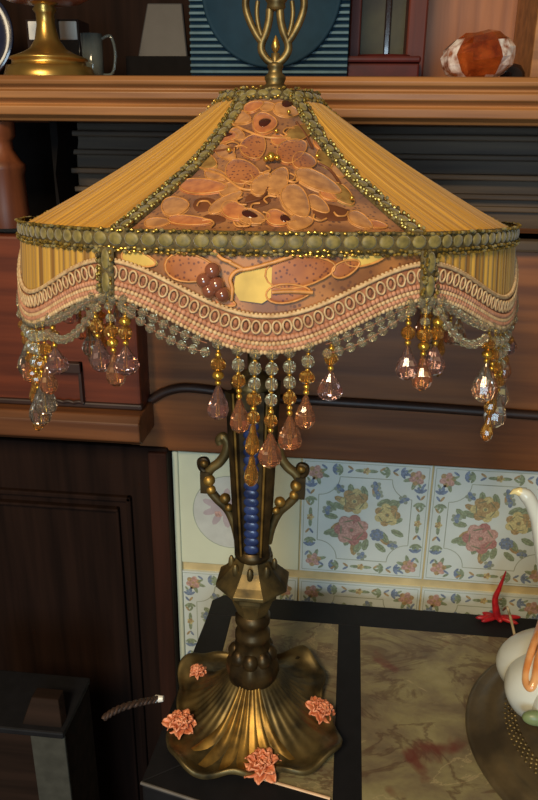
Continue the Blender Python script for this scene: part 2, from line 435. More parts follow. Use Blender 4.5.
# back of the niche above the shelf and its posts
m_ = MB(); m_.box((XL, .44, zb), (XR, .46, ZTOP), 'black_wood'); ombuild(m_, 'back_board')
nx0, nx1 = P(424, 40, .30).x, P(532, 40, .30).x
m_ = MB(); m_.box((nx0, .40, zt), (nx1+.03, .438, ZTOP), 'niche_wood'); ombuild(m_, 'niche_panel')
m_ = MB(); m_.box((nx0-.018, .30, zt), (nx0+.002, .44, ZTOP), 'frame_red'); ombuild(m_, 'niche_post', bevel=.002)
m_ = MB(); m_.box((nx1, .29, zt), (nx1+.03, .44, ZTOP), 'oak'); ombuild(m_, 'niche_post', bevel=.002)
# recess under the shelf, its shade put into dark and near-black colours
zf = P(400, 236, .21).z                    # top of the frieze board
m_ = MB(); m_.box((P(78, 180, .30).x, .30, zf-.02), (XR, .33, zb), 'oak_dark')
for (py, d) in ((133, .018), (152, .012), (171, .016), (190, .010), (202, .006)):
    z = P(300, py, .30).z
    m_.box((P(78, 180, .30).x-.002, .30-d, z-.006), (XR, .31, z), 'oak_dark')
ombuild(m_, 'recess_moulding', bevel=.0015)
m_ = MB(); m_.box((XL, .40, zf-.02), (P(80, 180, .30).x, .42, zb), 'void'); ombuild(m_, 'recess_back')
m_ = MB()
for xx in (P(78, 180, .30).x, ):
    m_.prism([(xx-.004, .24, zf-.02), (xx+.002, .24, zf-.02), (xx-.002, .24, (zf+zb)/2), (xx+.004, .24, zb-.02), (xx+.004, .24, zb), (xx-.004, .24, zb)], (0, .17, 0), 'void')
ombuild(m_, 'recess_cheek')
# turned post at the far left
pc = P(3, 170, .20); pr = abs(P(20, 150, .20).x-pc.x)
H = zb-zf
m_ = MB(); m_.lathe([(pr*1.05, zf+.001), (pr*1.1, zf+.1*H), (pr*1.06, zf+.2*H), (pr*1.02, zf+.5*H), (pr*1.12, zf+.56*H), (pr*1.12, zf+.6*H), (pr*.9, zf+.64*H), (pr*.62, zf+.74*H), (pr*.6, zf+.82*H), (pr*.78, zf+.86*H), (pr*.8, zb-.001)], 'brownwood_v', (pc.x, .20, 0), 32)
ombuild(m_, 'turned_post')
# frieze with carved bead, board above the tiles
xb = P(139, 350, .20).x
zti = TZ0+TH+.0062
m_ = MB(); m_.box((xb-.02, .212, zti-.002), (XR, .33, zf), 'brownwood'); ombuild(m_, 'frieze', bevel=.002)
m_ = MB()
pts = smooth_path([P(137, 402, .208), P(150, 400, .208), P(165, 392, .208), P(185, 388, .208), P(215, 391, .208), P(232, 396, .208), P(300, 400, .208), P(350, 403, .208), P(430, 408, .208), P(545, 416, .208), P(600, 418, .208)], 8)
m_.tube(pts, .0055, 'groove', 8); ombuild(m_, 'carved_bead')
m_ = MB()
m_.prism([p+Vector((0, .002, -.002)) for p in pts]+[Vector((pts[-1].x, .21, zti+.001)), Vector((pts[0].x, .21, zti+.001))], (0, .012, 0), 'brownwood'); ombuild(m_, 'tile_board')
m_ = MB(); m_.box((XL, .20, zf-.012), (XR, .26, zf), 'oak_dark'); ombuild(m_, 'frieze_ledge', bevel=.003)
# drawer block at the left with its ledge
xd = P(136, 340, .17).x
zd1 = P(60, 238, .17).z; zd0 = P(60, 414, .17).z; zl0 = P(60, 443, .15).z; zl1 = P(60, 418, .15).z
dr = MB(); dr.box((XL, .175, zl1), (xd, .34, zd1), 'redwood'); dr = ombuild(dr, 'drawer', bevel=.003)
m_ = MB()
hx0, hx1 = P(40, 380, .17).x, P(82, 380, .17).x; hz1, hz0 = P(60, 362, .17).z, P(60, 402, .17).z
m_.box((hx0, .166, hz1-.011), (hx1, .176, hz1), 'groove'); m_.box((hx1-.0035, .168, hz0), (hx1, .176, hz1), 'groove'); m_.box((hx0, .168, hz0), (hx0+.0035, .176, hz1), 'groove')
m_.tube([Vector((hx0+(hx1-hx0)*k/24, .170, hz0+.0016*abs(math.sin(k*PI/6)))) for k in range(25)], .0022, 'groove', 8)
h_ = m_.build('drawer_handle', bevel=.001); h_.parent = dr; h_.matrix_parent_inverse = dr.matrix_world.inverted(); h_.matrix_parent_inverse = Matrix.Identity(4)
m_ = MB(); m_.box((XL, .171, P(60, 404, .17).z-.004), (xd+.002, .18, P(60, 404, .17).z+.003), 'groove'); ombuild(m_, 'drawer_bead', bevel=.002)
m_ = MB(); m_.extrude_x([(.158, zl1+.004), (.150, zl1-.004), (.150, zl0+.006), (.158, zl0), (.30, zl0), (.30, zl1+.004)], XL, xd+.004, 'ledge_wood'); ombuild(m_, 'drawer_ledge', bevel=.0015)
# side of the chimneypiece below the ledge
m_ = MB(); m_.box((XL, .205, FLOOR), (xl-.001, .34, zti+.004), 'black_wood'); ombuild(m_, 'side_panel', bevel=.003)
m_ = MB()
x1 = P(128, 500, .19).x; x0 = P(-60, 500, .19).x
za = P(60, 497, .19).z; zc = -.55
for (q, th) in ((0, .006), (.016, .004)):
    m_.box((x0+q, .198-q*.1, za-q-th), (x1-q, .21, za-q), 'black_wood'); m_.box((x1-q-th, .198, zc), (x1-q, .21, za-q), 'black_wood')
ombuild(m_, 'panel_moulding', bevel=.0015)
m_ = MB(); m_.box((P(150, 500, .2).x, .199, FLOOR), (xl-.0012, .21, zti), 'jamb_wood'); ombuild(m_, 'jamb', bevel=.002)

# ================================================================== STOVE with framed marble top
sv = thing('stove', 'black stove with black framed marble panels set in its top', 'stove', (.2, .05, FLOOR))
def svbuild(mb, name, **k):
    o = mb.build(name, None, **k); o.parent = sv; o.matrix_parent_inverse = Matrix.Translation((-.2, -.05, -FLOOR)); return o
A = PZ(214, 594); Bp = PZ(141, 782); d1 = (PZ(186, 797)-PZ(143, 783)).normalized()
yb = A.y; yb = min(yb, YW-.012)
xlft = A.x
Cc = Bp+d1*.16
XRS = .46; YF = -.20
outer = [(xlft, yb-.012), (xlft+.012, yb), (XRS, yb), (XRS, YF), (Cc.x+.06, YF), (Cc.x, Cc.y), (Bp.x, Bp.y)]
# marble outlines
ml = [PZ(214, 612), PZ(343, 620), PZ(326.5, 800), PZ(332, 799), PZ(270, 781)]
yin = PZ(362, 626).y
xbl0, xbl1 = PZ(343, 620).x, PZ(326.5, 800).x
xbl = (xbl0+xbl1)/2; xbr = (PZ(363, 640).x+PZ(358.6, 800).x)/2
q0 = PZ(270, 781); d2 = (PZ(332, 799)-q0).normalized()
def on2(x): return q0.y+d2.y/d2.x*(x-q0.x)
mleft = [(xlft+.028, yin), (xbl, yin), (xbl, on2(xbl)), (xlft+.028, on2(xlft+.028))]
mright = [(xbr, yin), (XRS-.03, yin), (XRS-.03, YF+.03), (xbr, YF+.03)]
m_ = MB(); m_.prism([(x, y, -.024) for x, y in outer], (0, 0, .022), 'black_metal'); svbuild(m_, 'top_plate', bevel=.003)
def strip(mb, poly, wd, z0, z1, m, inner=None):
    pass
# the raised black frame: bars around and between the two marble panels
def quad(mb, a, b_, c, d, z0, z1, m): mb.prism([(p[0], p[1], z0) for p in (a, b_, c, d)], (0, 0, z1-z0), m)
m_ = MB(); Z0, Z1 = -.004, .0
quad(m_, (xlft, yin), (xlft+.028, yin), mleft[3], (Bp.x, Bp.y), Z0, Z1, 'black_metal')
m_.prism([(x, y, Z0) for x, y in ((xlft, yin), (xlft, yb-.012), (xlft+.012, yb), (XRS, yb), (XRS, yin))], (0, 0, Z1-Z0), 'black_metal')
quad(m_, (xbl, yin), (xbr, yin), (xbr, YF+.03), (xbl, on2(xbl)-.02), Z0, Z1, 'black_metal')
quad(m_, mleft[3], mleft[2], (Cc.x, Cc.y), (Bp.x, Bp.y), Z0, Z1, 'black_metal')
m_.box((XRS-.03, YF, Z0), (XRS, yin, Z1), 'black_metal'); m_.box((Cc.x+.02, YF, Z0), (XRS-.03, YF+.03, Z1), 'black_metal')
svbuild(m_, 'top_frame', bevel=.001)
for pl in (mleft, mright):
    m_ = MB(); m_.prism([(x, y, -.006) for x, y in pl], (0, 0, .0055), 'marble'); svbuild(m_, 'marble_panel')
m_ = MB(); a, c = Vector((xlft+.06, on2(xlft+.06), -.0006)), Vector((xbl-.002, on2(xbl-.002), -.0006)); m_.tube([a, c], .0018, 'lit_edge', 8); svbuild(m_, 'lit_edging')['label'] = 'pale strip as the lit front edge of the marble'  # pale strip puts light on the marble's front edge into colour
m_ = MB(); a, c = Vector((Bp.x, Bp.y, -.001)), Bp+d1*.06; m_.tube([a, Vector((c.x, c.y, -.001))], .0016, 'grey_edge', 8); svbuild(m_, 'front_rim')
m_ = MB(); m_.prism([(x, y, FLOOR) for x, y in ((xlft+.008, yb-.02), (XRS-.01, yb-.01), (XRS-.01, YF+.01), (Cc.x+.06, YF+.01), (Cc.x, Cc.y+.012), (Bp.x+.008, Bp.y+.012))], (0, 0, -.025-FLOOR), 'black_metal'); svbuild(m_, 'body', bevel=.003)

# ================================================================== LAMP
LX = .0055
lamp = thing('table_lamp', 'ornate bronze table lamp with golden beaded fabric shade', 'lamp', (LX, 0, .0016))
# ---- foot: scalloped fluted skirt
def foot_pt(rho, a, under=0.0):
    u = min(1.0, max(0.0, (rho-.020)/(.086-.020)))
    lob = math.cos(4*(a+R(125)))           # four lobes, one towards the lower left
    back = .5+.5*math.sin(a-R(10))
    rr = rho*(1+.13*u*lob+.028*u*u*math.sin(12*a+.6))*(1-.12*u*back)
    z = .046*(1-u)**2.0+.004+u**3*(.004*lob+.003+.004*back*max(0, lob))+.003*u**3*math.sin(12*a+2.0)
    z += .0007*math.sin(40*a)*min(1, u*3)*(1-u)*1.6
    z += .004*max(0, u-.88)/.12            # rolled rim
    return Vector((rr*math.cos(a), rr*math.sin(a), max(.0012, z)-under))
foot = MB(); NS = 240; rows = []
for i in range(23):
    rho = .020+.066*i/22; rows.append([foot_pt(rho, 2*PI*k/NS) for k in range(NS)])
rr = rows[-1]
rows.append([p*1.018+Vector((0, 0, -.001)) for p in rr]); rows.append([Vector((p.x*1.012, p.y*1.012, max(.0, p.z-.006))) for p in rr])
foot.grid(rows, 'bronze', True)
foot.grid([[Vector((p.x, p.y, max(0, p.z-.006))) for p in rr], [Vector((.03*math.cos(2*PI*k/NS), .03*math.sin(2*PI*k/NS), .004)) for k in range(NS)]], 'bronze_dark', True)
foot.lathe([(.052, -.0015), (.052, .008), (.04, .012)], 'bronze_dark', seg=40)
foot.build('foot', lamp)
# gilt ribs fanning over the front of the foot
fan = MB()
for k in range(-3, 4):
    n_ = 14; rows = []
    for i in range(n_):
        u = i/(n_-1); rho = .021+(.062-.0012*k*k)*u; a = R(-90+k*(7.5+4.5*u*u))
        hwid = R(3.9+1.2*u)*(1-.6*max(0, u-.8)/.2)
        rows.append([foot_pt(rho, a+hwid*q)+Vector((0, 0, .0002+.0020*(1-q*q)*min(1, (n_-1-i)/3))) for q in (-1, -.7, -.35, 0, .35, .7, 1)])
    fan.grid(rows, 'gilt')
fan.build('foot_rib', lamp)
# ---- copper roses on the foot
def rose(px, py, k_=1.0, lift=.004):
    q = PZ(px, py, .014); a = math.atan2(q.y, q.x-LX); rho = math.hypot(q.x-LX, q.y); rho = min(rho, .088)/(1+.13*math.cos(4*(a+R(125))))
    c = foot_pt(rho, a); n = (foot_pt(rho+.002, a)-foot_pt(rho-.002, a)).normalized()
    tn = Vector((-math.sin(a), math.cos(a), 0)); nr = n.cross(tn); nr = nr if nr.z > 0 else -nr
    nr = (nr+Vector((0, -.35, 0))).normalized(); n = tn.cross(nr)
    mb = MB(); c = c+nr*lift
    for ring, (cnt, ln, wd, tilt, hh_) in enumerate(((8, .0150, .0088, .12, -.001), (7, .0118, .0080, .5, .0012), (6, .0085, .0066, .85, .003), (5, .0055, .005, 1.2, .0045))):
        for k in range(cnt):
            b_ = 2*PI*k/cnt+ring*.45+a+random.uniform(-.15, .15); ln_ = ln*k_*random.uniform(.85, 1.1)
            d = tn*math.cos(b_)+n*math.sin(b_); s_ = nr.cross(d)
            ax = d*math.cos(tilt)+nr*math.sin(tilt); up_ = ax.cross(s_)
            rows_ = []
            for i in range(6):
                u = i/5; wv_ = wd*k_*(math.sin(PI*(.14+.72*u)))**.8; row = []
                for j in range(7):
                    v = j/6*2-1
                    row.append(c+nr*hh_+ax*(.001+ln_*u*(1-.12*v*v))+s_*wv_*v*.55+up_*(-.0020*(1-v*v)+.0016*math.sin(v*5+k)*u))
                rows_.append(row)
            mb.grid(rows_, 'copper_rose')
    for k in range(7): mb.ell(c+nr*.007+tn*.002*math.cos(k)+n*.002*math.sin(k), .0013, 'copper_rose', 6, 4)
    mb.v = [(x, y, max(z, .0022)) for x, y, z in mb.v]
    mb.build('rose', lamp, solid=.0010)
rose(178, 722, 1.1); rose(263, 759, 1.2); rose(320, 707); rose(194, 670, .55)
# ---- stem
def LZ(py): return P(250, py, 0).z
def LR(w_, py): q = P(250, py, 0); return w_*(q-CAM).dot(fw)/F
def lp(l): return [(LR(w_, py), LZ(py)) for w_, py in l]
st = MB()
st.lathe(lp([(20, 692), (20, 682), (24, 676), (26, 668), (25, 661), (22, 655), (18, 646), (16, 638), (17.5, 637), (17.5, 632), (15.5, 630), (15.5, 623), (17.5, 621), (17.5, 615), (15, 612)]), 'bronze_dark', seg=48, mod=lambda a, z: 1+.04*math.cos(8*a)*(z < LZ(640)) if z > .046 else 1)
for k in range(8):
    a = R(-90+45*k); r_ = LR(16.5, 654); st.ell((r_*math.cos(a), r_*math.sin(a), LZ(653)), (.0078, .0078, .0100), 'bronze_dark', 12, 8)
st.build('stem', lamp)
st = MB()   # eight sided knop
st.lathe(lp([(15, 613), (18, 606), (22, 597), (22.5, 594), (26.5, 593), (26.5, 589), (27.5, 587), (38, 582), (38, 579), (31, 574), (21.5, 565), (16.5, 557)]), 'bronze', seg=8, mtx=Matrix.Rotation(R(22.5), 3, 'Z'), smooth=False)
for k in range(8):
    a = R(-90+45*k); r_ = LR(22.5, 570); st.ell((r_*math.cos(a)*.96, r_*math.sin(a)*.96, LZ(565)), (.0030, .0030, .0075), 'bronze', 8, 6)
st.build('knop', lamp, bevel=.0006)
st = MB()
st.lathe(lp([(16, 558), (18.5, 555), (18.5, 551), (16, 548)]), 'bronze_dark', seg=32)
st.build('collar', lamp)
# tapering four sided column, open at the front for the blue glass
cl = MB(); z0, z1 = LZ(549), .335
def hw(z): return .0135+(.0185-.0135)*(z-.186)/(.30-.186)
def ring(z, s_=1.0): h = hw(z)*s_; return [Vector((-h, -h, z)), Vector((h, -h, z)), Vector((h, h, z)), Vector((-h, h, z))]
cl.add([p*1 for p in ring(z0, .80)]+ring(z1, .80), [[0, 1, 5, 4], [1, 2, 6, 5], [2, 3, 7, 6], [3, 0, 4, 7], [4, 5, 6, 7], [3, 2, 1, 0]], 'bronze_dark', False)
for sx in (-1, 1):
    for sy in (-1, 1):
        for zz in (0,):
            a = Vector((sx*hw(z0)*.78, sy*hw(z0)*.78, z0)); c = Vector((sx*hw(z1)*.78, sy*hw(z1)*.78, z1))
            cl.tube([a, c], [.0042, .0052], 'bronze_dark', 4, smooth=False)
            cl.tube([a+Vector((-sx*.002, sy*.004, 0)), c+Vector((-sx*.002, sy*.005, 0))], .0011, 'gilt', 6)
cl.build('column', lamp)
gl = MB(); N = 17
for sgn in (-1, 1):
    for k in range(N):
        z = z0+.005+(.125)*k/(N-1)
        gl.ell((0, sgn*hw(z)*.80, z), (.0066, .0020, .0050), 'blue_glass', 14, 8)
gl.build('blue_glass_inlay', lamp)['label'] = 'ribbed blue glass inlay'
# scrolled arms
def arm(sx):
    a = MB()
    pts = smooth_path([(sx*.0135, 0, .190), (sx*.0165, -.001, .206), (sx*.0225, -.001, .221), (sx*.031, -.002, .231), (sx*.0375, -.002, .240), (sx*.040, -.002, .250), (sx*.0365, -.002, .259), (sx*.029, -.002, .2655), (sx*.0235, -.002, .274), (sx*.0215, -.002, .284), (sx*.025, -.002, .290), (sx*.0285, -.002, .287), (sx*.0275, -.002, .283)], 6)
    n = len(pts); a.tube(pts, [.0034+.0008*math.sin(PI*i/n) for i in range(n)], 'bronze', 10)
    a.box((sx*.0365, -.007, .238), (sx*.0445, .004, .258), 'bronze_dark')
    pts = smooth_path([(sx*.040, -.003, .256), (sx*.0445, -.003, .261), (sx*.0445, -.003, .267), (sx*.040, -.003, .268), (sx*.0385, -.003, .264)], 6); a.tube(pts, .0028, 'bronze_dark', 8)
    for (x, z, r_) in ((.037, .250, .0052), (.0355, .241, .0042), (.0235, .2335, .0048), (.0205, .225, .0036), (.041, .2655, .0036)):
        a.ell((sx*x, -.005, z), r_, 'gilt', 12, 8)
    a.build('scroll_arm', lamp, bevel=.001)
arm(-1); arm(1)
pl = MB(); pl.lathe([(.0175, .334), (.019, .338), (.012, .345), (.005, .35), (.005, .55)], 'brass_old', seg=20); pl.build('upright', lamp)

# ---- shade
SH = MB()
from mathutils import Euler
RB, RT, HT = .1788, .0335, .0885
TILT = R(-4.6)
SROT = Euler((TILT, 0, R(6.2)), 'XYZ')
SC = Vector((.0163, 0, .4622))
def hexf(th, k=.22):
    d = ((math.degrees(th)+30) % 60)-30
    return (1-k)+k*math.cos(R(30))/math.cos(R(d))
def ridge_w(th):
    return ((1+math.cos(6*(th-R(30))))/2)**2
def dirv(th): return Vector((math.sin(th), -math.cos(th), 0))
def S(th, t, lift=0.0):
    w_ = ridge_w(th); th = th-R(1.7)*math.sin(3*th)   # lace panels a little narrower than the pleated ones
    rad = (RT+(RB-RT)*t)*hexf(th)
    rad -= (.004+.0135*w_)*math.sin(PI*min(1, max(0, t)))
    d = dirv(th)
    p = d*rad+Vector((0, 0, HT*(1-t)))
    if lift: p = p+(d*HT+Vector((0, 0, RB-RT))).normalized()*lift
    return p
def SN(th): return (dirv(th)*HT+Vector((0, 0, RB-RT))).normalized()
def K(th, s, lift=0.0):
    th = th-R(1.7)*math.sin(3*th)
    return dirv(th)*(RB*hexf(th)+.05*s+lift)+Vector((0, 0, -s))
def LB(th):   # how far the lower edge of the trim hangs below the waist
    return .0300+.0265*((1+math.cos(6*th))/2)**.9
# wire frame = the shade part itself
NT = 180
SH.tube([K(2*PI*k/NT, 0, -.002) for k in range(NT)], .0014, 'brass_old', 6, True)
SH.tube([S(2*PI*k/48, 0, -.002) for k in range(48)], .0014, 'brass_old', 6, True)
for k in range(6):
    th = R(30+60*k); SH.tube([S(th, i/10, -.002) for i in range(11)], .0012, 'brass_old', 6)
    SH.tube([Vector((0, 0, HT)), S(th, 0, -.002)], .0012, 'brass_old', 6)
shade = SH.build('shade', lamp); shade.location = SC-Vector((LX, 0, .0016)); shade.rotation_euler = SROT
RotInv = SROT.to_matrix().inverted()
DOWN = RotInv @ Vector((0, 0, -1))
for k in range(6):
    c0 = 60*k; lace_p = (k % 2 == 0)
    mb = MB(); n = 40 if lace_p else 264; rows = []
    for i in range(15):
        t = i/14; row = []
        for j in range(n+1):
            th = R(c0-30+60*j/n)
            lf = 0 if lace_p else .0011*abs(math.sin(j*PI*.25+.5*math.sin(j*.09)))*(.35+.65*t)+.0004*math.sin(j*1.3)*math.sin(t*4+j)
            row.append(S(th, t, lf))
        rows.append(row)
    mb.grid(rows, 'lace' if lace_p else 'silk')
    rows = []
    for i in range(7):
        row = []
        for j in range(n+1):
            th = R(c0-30+60*j/n); ln = LB(th)-.004
            lf = 0 if lace_p else .0014*abs(math.sin(j*PI*.25*.5+.6*math.sin(j*.1)))
            row.append(K(th, ln*i/6, lf))
        rows.append(row)
    mb.grid(rows, 'lace' if lace_p else 'silk_skirt')
    mb.build('lace_panel' if lace_p else 'pleated_panel', shade, solid=.0005)

# ---- embroidered flowers on the front lace panel
SM = Matrix.Translation(SC) @ SROT.to_matrix().to_4x4()
def proj(p):
    d = (SM @ p)-CAM; z = d.dot(fw); return 269+F*d.dot(rt)/z, 400-F*d.dot(up)/z
def solve(fn, px, py, a, b_):
    for _ in range(5):
        x, y = proj(fn(a, b_)); e = 1e-4
        xa, ya = proj(fn(a+e, b_)); xb, yb_ = proj(fn(a, b_+e))
        j11, j21, j12, j22 = (xa-x)/e, (ya-y)/e, (xb-x)/e, (yb_-y)/e
        det = j11*j22-j12*j21
        if abs(det) < 1e-6: break
        dx, dy = px-x, py-y
        a += max(-.2, min(.2, (j22*dx-j12*dy)/det)); b_ += max(-.3, min(.3, (j11*dy-j21*dx)/det))
    return a, b_
def RP(px, py, lift=0.0):
    th, t = solve(lambda a, b_: S(a, b_), px, py, (px-270)/200, .5)
    return S(max(-.52, min(.52, th)), min(.99, max(.03, t)), lift)
def SP(px, py, lift=0.0):
    th, q_ = solve(lambda a, b_: K(a, b_), px, py, (px-270)/320, .02)
    return K(max(-.515, min(.515, th)), q_, .0006+lift)
def applique(mb, fn, px, py, a, b_, ang, m, h=.0022, line='petal_line', lw=.00045, wob=.0):
    h *= .6
    ca, sa = math.cos(R(ang)), math.sin(R(ang)); n = 20; rows = []
    for (q, hq) in ((1, .0002), (.92, .7), (.6, .95), (.25, 1.0), (.02, 1.0)):
        row = []
        for k in range(n):
            u = 2*PI*k/n; x = a*q*math.cos(u); y = b_*q*math.sin(u)*(1-.25*math.cos(u))*(1+wob*math.sin(4*u))
            row.append(fn(px+x*ca-y*sa, py+x*sa+y*ca, .0004+h*hq))
        rows.append(row)
    mb.grid(rows, m, True); mb.add(rows[-1], [list(range(n))], m)
    if line: mb.tube(rows[1], lw, line, 5, True)
def spray(mb, fn, pts, r, m, h=.0012):
    path = smooth_path([Vector((x, y, 0)) for x, y in pts], 5); mb.tube([fn(p.x, p.y, h) for p in path], r, m, 6)
ap = MB()
for (x, y, a, b_, an, m, h) in (
    (238, 118, 15, 8, 15, 'petal', .002), (254, 108, 11, 5, -20, 'petal_o', .002), (222, 138, 18, 7, -4, 'petal_o', .0018), (300, 134, 17, 8, -22, 'petal_g', .002),
    (286, 112, 14, 7, 15, 'petal', .0022), (312, 118, 10, 6, 40, 'petal_o', .0018),
    (243, 174, 19, 13, 10, 'lace_dot', .0022), (254, 149, 13, 14, 60, 'lace_dot', .0022), (292, 152, 17, 12, -25, 'lace_dot', .0022), (304, 163, 13, 9, 10, 'lace_dot', .0022),
    (278, 183, 16, 11, -60, 'petal', .0028), (318, 184, 27, 9, 25, 'petal', .0028), (296, 204, 20, 13, 55, 'petal', .0032), (262, 186, 14, 9, -50, 'petal', .0028),
    (204, 188, 26, 8, 2, 'petal_o', .002), (226, 204, 21, 6, -32, 'petal', .0022), (176, 208, 15, 10, -8, 'petal', .0022), (205, 162, 14, 9, 20, 'petal_g', .0016), (188, 172, 10, 6, -35, 'petal_o', .0016),
    (236, 213, 16, 9, 20, 'petal_o', .0024), (252, 219, 15, 8, 12, 'petal', .0024), (278, 220, 13, 8, 15, 'petal_o', .0024), (300, 224, 14, 8, -8, 'petal', .0022),
    (342, 196, 16, 8, 40, 'petal_g', .0018), (202, 138, 9, 6, -50, 'petal', .0014), (330, 196, 12, 6, 20, 'petal_o', .0016), (158, 224, 14, 5, -5, 'petal', .0014), (232, 190, 14, 7, -20, 'petal', .0016), (226, 154, 12, 7, 30, 'petal', .0016), (318, 206, 14, 7, 35, 'petal', .0016), (268, 108, 9, 5, 0, 'petal', .0014), (310, 176, 12, 6, 30, 'petal_o', .0014), (376, 226, 12, 4, 10, 'petal_o', .0014), (216, 176, 12, 6, 10, 'petal', .0014), (280, 142, 10, 6, 20, 'petal_o', .0016), (238, 136, 9, 6, 30, 'petal', .0014), (360, 222, 15, 7, 30, 'petal', .0018), (325, 160, 12, 8, 60, 'petal_g', .0016), (338, 172, 9, 6, 50, 'petal', .0016), (190, 222, 24, 5, 4, 'petal_o', .0016), (320, 146, 9, 5, 50, 'petal_o', .0016)):
    applique(ap, RP, x, y, a, b_, an, m, h)
applique(ap, RP, 265, 125, 13, 11, 0, 'petal_o', .0026); applique(ap, RP, 265, 125, 7, 4.5, -20, 'eye', .0036, None)
applique(ap, RP, 224, 137, 10, 3, -6, 'eye', .0026, None); applique(ap, RP, 250, 217, 9, 4, 15, 'eye', .0034, None); applique(ap, RP, 285, 221, 6, 4, 15, 'eye', .0032, None)
applique(ap, RP, 287, 106, 6, 4, 0, 'eye', .0034, None)
applique(ap, RP, 205, 205, 12, 7, -10, 'thread', .0008, None); applique(ap, RP, 258, 201, 13, 7, 0, 'thread', .0008, None); applique(ap, RP, 334, 214, 22, 8, 8, 'thread', .0008, None); applique(ap, RP, 214, 220, 12, 5, 0, 'thread', .0008, None)
for q in (((200, 150), (216, 153), (236, 150)), ((205, 172), (222, 177), (240, 190), (254, 192)), ((225, 122), (245, 132), (265, 139), (290, 140)), ((296, 124), (306, 138), (312, 150)), ((318, 165), (330, 172), (340, 186)), ((268, 190), (262, 200), (245, 205)), ((210, 125), (222, 122), (232, 128))):
    spray(ap, RP, q, .0009, 'petal_line' if len(q) == 4 else 'thread')
for (x, y, r_) in ((271, 163, .0028), (266, 165, .0018), (277, 164, .0018), (230, 156, .0016), (192, 165, .0014), (316, 162, .0014), (288, 118, .0014), (276, 137, .0014), (350, 204, .0014)):
    ap.ell(RP(x, y, .004), r_, 'gold_bead', 8, 6)
# scatter of gold thread scrolls
for k in range(26):
    x, y = 270+random.uniform(-100, 100)*((random.random()+.5)/1.5), random.uniform(120, 228)
    if abs(x-270) > 42+100*(y-104)/130-14: continue
    spray(ap, RP, [(x+7*math.cos(u*1.1+k), y+4*math.sin(u*1.1+k)) for u in range(4)], .0006, 'petal_line', .0014)
# skirt of the front panel
for (x, y, a, b_, an, m, h) in ((192, 268, 28, 15, 8, 'lace_dot', .0012), (300, 271, 38, 17, -8, 'lace_dot', .0012), (288, 293, 24, 10, -5, 'lace_dot', .0014), (140, 259, 19, 8, 15, 'cream_patch', .0008), (364, 258, 22, 8, -8, 'cream_patch', .0008), (345, 268, 16, 8, -25, 'lace_dot', .0012), (222, 300, 16, 5, 18, 'petal_o', .001)):
    applique(ap, SP, x, y, a, b_, an, m, h, 'petal_line', .0006)
ap.add([SP(x, y, .0012) for x, y in ((236, 276), (247, 270), (272, 267), (271, 297), (262, 303), (240, 300), (234, 290))], [list(range(7))], 'cream_patch', False)
for q in (((232, 300), (233, 288), (231, 279), (237, 271), (252, 268), (270, 263), (292, 256)), ((230, 262), (238, 266), (245, 270)), ((272, 292), (290, 291), (312, 292)), ((215, 250), (222, 258), (232, 262))):
    spray(ap, SP, q, .0011, 'petal_line', .0016)
for (x, y) in ((206, 280), (214, 270), (218, 284), (224, 294), (211, 290)): ap.ell(SP(x, y, .003), .0042, 'pearl', 12, 8)
ap.build('embroidered_flowers', shade)

# ---- braids
def braid(mb, path, nors, width, pitch, closed=False):
    n = len(path); rows = []
    for i in range(n):
        a = path[(i-1) % n] if closed or i else path[i]; c = path[(i+1) % n] if closed or i < n-1 else path[i]
        m3 = frame_mtx(c-a, nors[i]); bt = m3.col[1]
        rows.append([path[i]+bt*(q*width/2)+nors[i]*z for q, z in ((-1, -.0004), (-.95, .0010), (0, .0016), (.95, .0010), (1, -.0004))])
    if closed: rows.append(rows[0])
    mb.grid(rows, 'braid_back')
    # resample by length
    acc = 0; d = [0]; pp = path+([path[0]] if closed else [])
    for i in range(len(pp)-1): acc += (pp[i+1]-pp[i]).length; d.append(acc)
    def at(s_):
        s_ = min(max(s_, 0), acc-1e-6); i = 0
        lo, hi = 0, len(d)-1
        while hi-lo > 1:
            mid = (lo+hi)//2
            if d[mid] <= s_: lo = mid
            else: hi = mid
        f = (s_-d[lo])/max(1e-9, d[lo+1]-d[lo]); p = pp[lo].lerp(pp[lo+1], f)
        return p, frame_mtx(pp[lo+1]-pp[lo], nors[lo % n])
    nt = max(2, int(acc/pitch))
    for k in range(nt):
        p, m3 = at((k+.5)*acc/nt)
        mb.ell(p+m3.col[2]*.0015+m3.col[1]*width*.08, (acc/nt*.46, width*.29, .0009), 'braid_tab', 10, 6, m3)
    ng = int(acc/.0030)
    for k in range(ng):
        for q in (-.45, -.30, .44):
            p, m3 = at((k+.5+.5*(q > 0)+random.uniform(-.3, .3))*acc/ng)
            j = random.uniform(-.0007, .0007)
            mb.ell(p+m3.col[2]*(.0018+j)+m3.col[1]*(width*q+j), (.0015, .0010, .0012), random.choice(('braid_gold', 'braid_gold', 'braid_gold', 'braid_tab', 'braid_back')), 6, 4, m3, False)
bm_ = MB(); NB = 180
braid(bm_, [K(2*PI*k/NB, .0005, .001) for k in range(NB)], [dirv(2*PI*k/NB) for k in range(NB)], .0125, .0096, True)
bm_.build('waist_braid', shade)
for k in range(6):
    th = R(30+60*k); bm_ = MB()
    path = [S(th, .01+.98*i/16, .0008) for i in range(17)]
    nors = [SN(th)]*17
    braid(bm_, path, nors, .0105, .0088)
    bm_.build('ridge_braid', shade)
    bm_ = MB(); path = [K(th, .004+.025*i/6, .0035) for i in range(7)]
    braid(bm_, path, [dirv(th)]*7, .0105, .0125); bm_.build('drop_braid', shade)
bm_ = MB(); braid(bm_, [S(2*PI*k/48, .02, .001) for k in range(48)], [(dirv(2*PI*k/48)+Vector((0, 0, .6))).normalized() for k in range(48)], .009, .008, True)
bm_.lathe([(.036, HT-.002), (.030, HT+.002), (.012, HT+.004)], 'braid_back', seg=36); bm_.build('crown_braid', shade)

